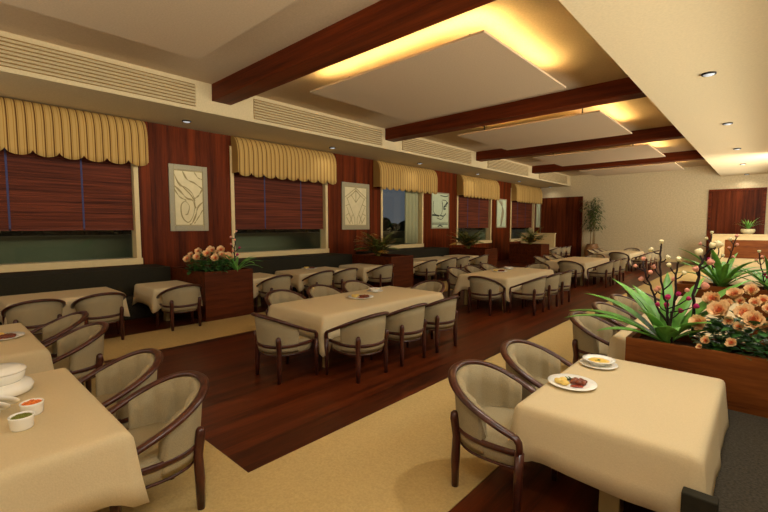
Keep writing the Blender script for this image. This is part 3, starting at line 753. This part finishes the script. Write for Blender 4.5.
branch([(-.47, 4.8, 1.13), (-.47, 4.8, 1.36), (-.45, 4.8, 1.49), (-.43, 4.8, 1.64), (-.40, 4.8, 1.73), (-.37, 4.8, 1.79)], [(-.45, 1.75, 'c'), (-.35, 1.82, 'c'), (-.36, 1.67, 'p'), (-.46, 1.60, 'p'), (-.40, 1.44, 'p'), (-.31, 1.83, 'c')],
       'thick cream blossom branch between the large spiky plant and roses', .016, .044, 15)
# second planter
spiky_plant((-.55, 9.66, .88), 1.0, 31, 18, .055, 'spiky green plant in the second brown planter, towards the aisle')
spiky_plant((.12, 9.70, .88), .85, 33, 18, .04, 'narrow-leaved spiky plant in the second brown planter, towards the wall')
Y = 9.66
branch([(-.66, Y, 1.0), (-.69, Y, 1.2), (-.71, Y, 1.42), (-.74, Y, 1.65), (-.73, Y, 1.83)], [(-.73, 1.88, 'c'), (-.80, 1.77, 'c'), (-.67, 1.70, 'c'), (-.88, 1.67, 'p'), (-.65, 1.62, 'c')],
       'tall cream blossom branch above the second brown planter', .016, .04, 41)
branch([(-.55, Y, 1.0), (-.53, Y, 1.11), (-.48, Y, 1.37), (-.43, Y, 1.58), (-.39, Y, 1.77)], [(-.37, 1.67, 'p'), (-.47, 1.61, 'p'), (-.41, 1.45, 'p'), (-.46, 1.76, 'c'), (-.38, 1.82, 'p')],
       'pink blossom branch above the second brown planter', .016, .04, 42)
branch([(-.62, Y, 1.01), (-.63, Y, 1.2), (-.63, Y, 1.43), (-.61, Y, 1.65)], [(-.60, 1.70, 'c'), (-.56, 1.46, 'c'), (-.75, 1.39, 'm'), (-.64, 1.36, 'm'), (-.66, 1.26, 'm'), (-.60, 1.30, 'm'), (-.70, 1.33, 'm')],
       'cream and magenta blossom branch in the middle of the second brown planter', .014, .04, 43)
branch([(.02, Y, 1.0), (.0, Y, 1.15), (-.04, Y, 1.33), (-.07, Y, 1.52)], [(-.07, 1.56, 'c'), (-.03, 1.47, 'p'), (.01, 1.41, 'p'), (-.10, 1.41, 'p'), (.02, 1.17, 'm'), (.07, 1.25, 'p'), (.05, 1.12, 'm')],
       'slender blossom branch in the narrow-leaved plant of the second planter', .014, .036, 44)

def frond(mb, base, az, length, elev, droop, lw, mi, q):
    p = Vector(base); e = elev; n = 16; d0 = Vector((cos(az), sin(az), 0)); sd = Vector((-sin(az), cos(az), 0)); path = []
    for i in range(n + 1):
        path.append(p.copy()); u = i / n
        if i > 2:
            l = lw * sin(PI * min(.97, .12 + u * .85)) ** .7
            for s_ in (-1, 1):
                dirv = (sd * s_ * .8 + (d0 * cos(e) + Vector((0, 0, 1)) * sin(e)) * .75 + Vector((0, 0, -.22 + q.uniform(-.15, .1)))).normalized()
                nrm = dirv.cross(Vector((0, 0, 1))).normalized() * l * .16
                mb.add([p, p + dirv * l * .45 + nrm, p + dirv * l, p + dirv * l * .45 - nrm], [(0, 1, 2, 3)], mi, False)
        p = p + (d0 * cos(e) + Vector((0, 0, 1)) * sin(e)) * (length / n); e -= droop / n
    mb.sweep(path, [.008 * (1 - .8 * i / n) for i in range(n + 1)], [.008 * (1 - .8 * i / n) for i in range(n + 1)], 4, mi)
def fern(loc, seed, label):
    q = random.Random(seed); t = thing('potted_fern', label, 'fern', loc, 0, 'ferns in the booth planters')
    for i in range(30):
        mb = MB(); frond(mb, (q.uniform(-.04, .04), q.uniform(-.04, .04), 0), i * 2.4 + q.uniform(-.2, .2), q.uniform(.85, 1.30), q.uniform(.85, 1.45), q.uniform(.7, 1.5), q.uniform(.26, .36), 0, q)
        obj('frond', mb, 'fern2' if i % 5 == 0 else 'fern', t)
fern((-9.45, 10.05, .98), 1, 'feathery green fern in the dark planter beyond the second window')
fern((-9.6, 15.95, .98), 2, 'feathery green fern in the dark planter beyond the third window')
fern((-9.3, 21.8, .98), 4, 'feathery green fern in the dark planter beyond the fourth window')

# tall bamboo by the far wall
t = thing('potted_bamboo', 'tall bamboo plant in a round pot against the far wall', 'plant', (-7.75, 27.2, 0))
obj('pot', MB().lathe([(.0, 0), (.30, 0), (.42, .25), (.45, .5), (.36, .75), (.30, .85), (.33, .92), (.29, .92), (.26, .84), (.0, .82)], 28), 'pot', t)
q = random.Random(9); fo = MB()
for k in range(5):
    a = k * 1.3; x, y = .13 * cos(a), .13 * sin(a); lx, ly = q.uniform(-.25, .3), q.uniform(-.2, .15); top = q.uniform(3.1, 3.75)
    P = [(x + lx * u * u, y + ly * u * u, .8 + (top - .8) * u) for u in [i / 8 for i in range(9)]]
    obj('cane', MB().sweep(P, [.022 * (1 - .6 * i / 8) for i in range(9)], [.022 * (1 - .6 * i / 8) for i in range(9)], 6), 'cane', t)
    for i in range(170):
        u = q.uniform(.30, 1.0) ** .8; c = Vector((x + lx * u * u, y + ly * u * u, .8 + (top - .8) * u))
        az = q.uniform(0, 2 * PI); rr = q.uniform(.0, .55) * (1.15 - u * .6); c += Vector((cos(az) * rr, sin(az) * rr * .8, q.uniform(-.05, .15)))
        if c.y > .5: continue
        leaf_strip(fo, c, az + q.uniform(-.8, .8), q.uniform(.2, .36), .028, q.uniform(-.6, .4), .8, 0, .1, 3)
obj('foliage', fo, 'bamboo', t)
# bowl plant on the counter
t = thing('bowl_plant', 'small grassy plant in a pale bowl on the cream counter', 'plant', (-.62, 25.34, 1.62))
obj('bowl', MB().lathe([(.0, 0), (.13, 0), (.24, .09), (.265, .18), (.235, .25), (.21, .24), (.0, .21)], 24), 'potstone', t)
q = random.Random(12)
for i in range(26):
    mb = MB(); leaf_strip(mb, (0, 0, .22), i * 2.4, q.uniform(.45, .8), .024, q.uniform(.7, 1.35), q.uniform(.5, 1.3), 0, .2, 5); obj('leaf', mb, 'leaf', t)

# ------------------------------------------------------------------ crockery and food
ZT = .7785
def dinner_plate(x, y, where, r=.175, z=ZT):
    t = obj('dinner_plate', MB().lathe([(.0, .004), (r * .6, .004), (r * .62, .0), (r * .66, .0), (r, .020), (r * 1.0, .025), (r * .68, .010), (r * .62, .008), (.0, .008)], 36), 'china', loc=(x, y, z))
    tag(t, 'white dinner plate of food ' + where, 'plate', 'dinner plates')
    return t
food0 = {}; food_scale = [1.0]
def food(kind, mesh, mat, x, y, z, rz, label, cat, group):
    if kind not in food0:
        o = obj(kind, mesh(), mat, loc=(x, y, z)); food0[kind] = o
    else:
        o = food0[kind].copy(); COL.objects.link(o); o.location = (x, y, z)
    o.rotation_euler = (0, 0, rz); o.scale = (food_scale[0],) * 3; tag(o, label, cat, group); return o
def meal(x, y, where, az, many, k=1.0):
    """potatoes to one side, meat to the other, herb behind, sauce in front; az turns the arrangement"""
    ca, sa = cos(az), sin(az); z = ZT + .008
    def at(u, v): return x + k * (u * ca - v * sa), y + k * (u * sa + v * ca)
    food_scale[0] = k; dinner_plate(x, y, where, .175 * k)
    for i, (u, v, dd) in enumerate([(-.070, -.025, 'next to the red sauce'), (-.055, .035, 'next to the herb'), (-.100, .010, 'at the rim')]):
        food('potato', lambda: MB().blob((0, 0, .020), .034, 3, 0, (1.1, .85, .6), 9, .06), 'potato', *at(u, v), z, i * 1.3, 'potato %s, plate ' % dd + where, 'potato', 'potatoes on the plate ' + where)
    sp_ = [(.02, .02, 'between herb and potato'), (.05, .045, 'against the herb'), (.085, .03, 'herb-side at the rim'), (.06, .005, 'mid pile'), (.095, -.005, 'farther from potatoes than any'), (.04, -.022, 'above the sauce'), (.075, -.03, 'sauce-side at the rim'), (.008, -.005, 'touching a potato')]
    for i, (u, v, dd) in enumerate(sp_ if many else sp_[:5]):
        food('meat_chunk', lambda: MB().blob((0, 0, .016), .024, 8, 0, (1.1, .9, .68), 7, .22), 'meat', *at(u, v), z, i * 1.9, 'meat chunk %s, plate ' % dd + where, 'meat', 'meat on the plate ' + where)
    food('sauce_pool', lambda: MB().blob((0, 0, .005), .05, 5, 0, (1.0, .55, .12), 10, .12), 'sauce', *at(.01, -.062), z, az, 'red sauce on the plate ' + where, 'sauce', None)
    def hb():
        m = MB(); q = random.Random(2)
        for i in range(26): leaf_strip(m, (q.uniform(-.035, .035), q.uniform(-.015, .015), .004), q.uniform(0, 6.3), .032, .010, q.uniform(.2, .9), .8, 0, .2, 3)
        return m
    food('herb_sprig', hb, 'herb', *at(.005, .072), z, az, 'green herb sprig on the plate ' + where, 'herbs', None)
def soup_plate(x, y, where):
    t = thing('soup_bowl', 'white soup bowl on a saucer ' + where, 'bowl', (x, y, ZT), 0, 'soup bowls')
    obj('saucer', MB().lathe([(.0, .003), (.08, .003), (.085, .0), (.15, .016), (.152, .020), (.09, .009), (.0, .008)], 36), 'china', t)
    obj('bowl', MB().lathe([(.0, .009), (.055, .009), (.06, .015), (.105, .052), (.128, .058), (.129, .062), (.102, .058), (.058, .022), (.0, .020)], 36), 'china', t)
    s = obj('soup', MB().lathe([(.0, .044), (.084, .044), (.086, .046), (.06, .0475), (.0, .048)], 28), 'soup', loc=(x, y, ZT)); tag(s, 'yellow soup in the white bowl ' + where, 'soup')
    q = random.Random(6); m = MB()
    for i in range(7): leaf_strip(m, (q.uniform(-.02, .02), q.uniform(-.02, .02), .0485), q.uniform(0, 6), .022, .006, .15, .2, 0, .1, 3)
    tag(obj('herb_garnish', m, 'herb', loc=(x, y, ZT)), 'green herb garnish floating on the soup ' + where, 'herbs')
D = math.radians(42)
meal(-1.05, 3.30, 'on the near table beside the bench', D, True); soup_plate(-1.03, 3.92, 'on the near table beside the bench')
meal(-5.06, 4.95, 'on the first central table', D, True, 1.25); soup_plate(-5.34, 5.60, 'on the first central table')
meal(-5.25, 10.35, 'on the second central table', D, False, 1.2); soup_plate(-5.36, 11.1, 'on the second central table')
meal(-9.60, 7.35, 'on the booth table under the second window', D, False, 1.3)
meal(-6.10, .50, 'on the table beyond the tureen', D, True, 1.1)
# tureen group
t = thing('soup_tureen', 'large white stacked tureen with a lid on the front table', 'tureen', (-4.06, .30, ZT))
obj('base_dish', MB().lathe([(.0, 0), (.15, 0), (.185, .012), (.195, .05), (.18, .075), (.15, .09), (.0, .09)], 40), 'china', t)
obj('pot', MB().lathe([(.0, .09), (.125, .09), (.142, .105), (.15, .15), (.145, .162), (.0, .162)], 40), 'china', t)
obj('lid', MB().lathe([(.0, .162), (.152, .162), (.158, .170), (.150, .182), (.128, .188), (.122, .196), (.06, .200), (.0, .201)], 40), 'china', t)
for i, (x, y) in enumerate([(-3.68, .29), (-3.61, .235), (-3.54, .18)]):
    r = .078
    o = obj('saucer', MB().lathe([(.0, .004), (r * .6, .004), (r * .64, 0), (r, .014), (r, .019), (r * .62, .009), (.0, .009)], 30), 'china', loc=(x, y, ZT + .052))
    o.rotation_euler = Quaternion(Vector((.55, .83, 0)), math.radians(-40)).to_euler()
    tag(o, '%s of three white saucers leaning by the tureen, counting from the tureen' % ORD[i], 'saucer', 'saucers leaning by the tureen')
def ramekin(x, y, label):
    t = obj('small_bowl', MB().lathe([(.0, 0), (.050, 0), (.056, .010), (.061, .07), (.065, .078), (.061, .082), (.055, .076), (.050, .02), (.0, .018)], 32), 'china', loc=(x, y, ZT))
    return tag(t, label, 'bowl', 'small white bowls beside the tureen')
ramekin(-3.475, .405, 'small white bowl of orange carrots on the front table'); ramekin(-3.27, .33, 'small white bowl of green peas on the front table')
q = random.Random(4)
mb = MB()
for i in range(90):
    a, r = q.uniform(0, 6.3), .048 * q.random() ** .5
    mb.blob((r * cos(a), r * sin(a), .064 + .016 * (1 - (r / .048) ** 2) + q.uniform(0, .006)), .0085, i, 0, (1.2, .9, .8), 4, .1)
tag(obj('diced_carrots', mb, 'carrot', loc=(-3.475, .405, ZT)), 'orange diced carrots in the small white bowl', 'carrots', kind='stuff')
mb = MB()
for i in range(120):
    a, r = q.uniform(0, 6.3), .048 * q.random() ** .5
    mb.blob((r * cos(a), r * sin(a), .064 + .013 * (1 - (r / .048) ** 2) + q.uniform(0, .005)), .0070, i, 0, (1, 1, 1), 5, .0)
tag(obj('green_peas', mb, 'pea', loc=(-3.27, .33, ZT)), 'green peas in the small white bowl', 'peas', kind='stuff')
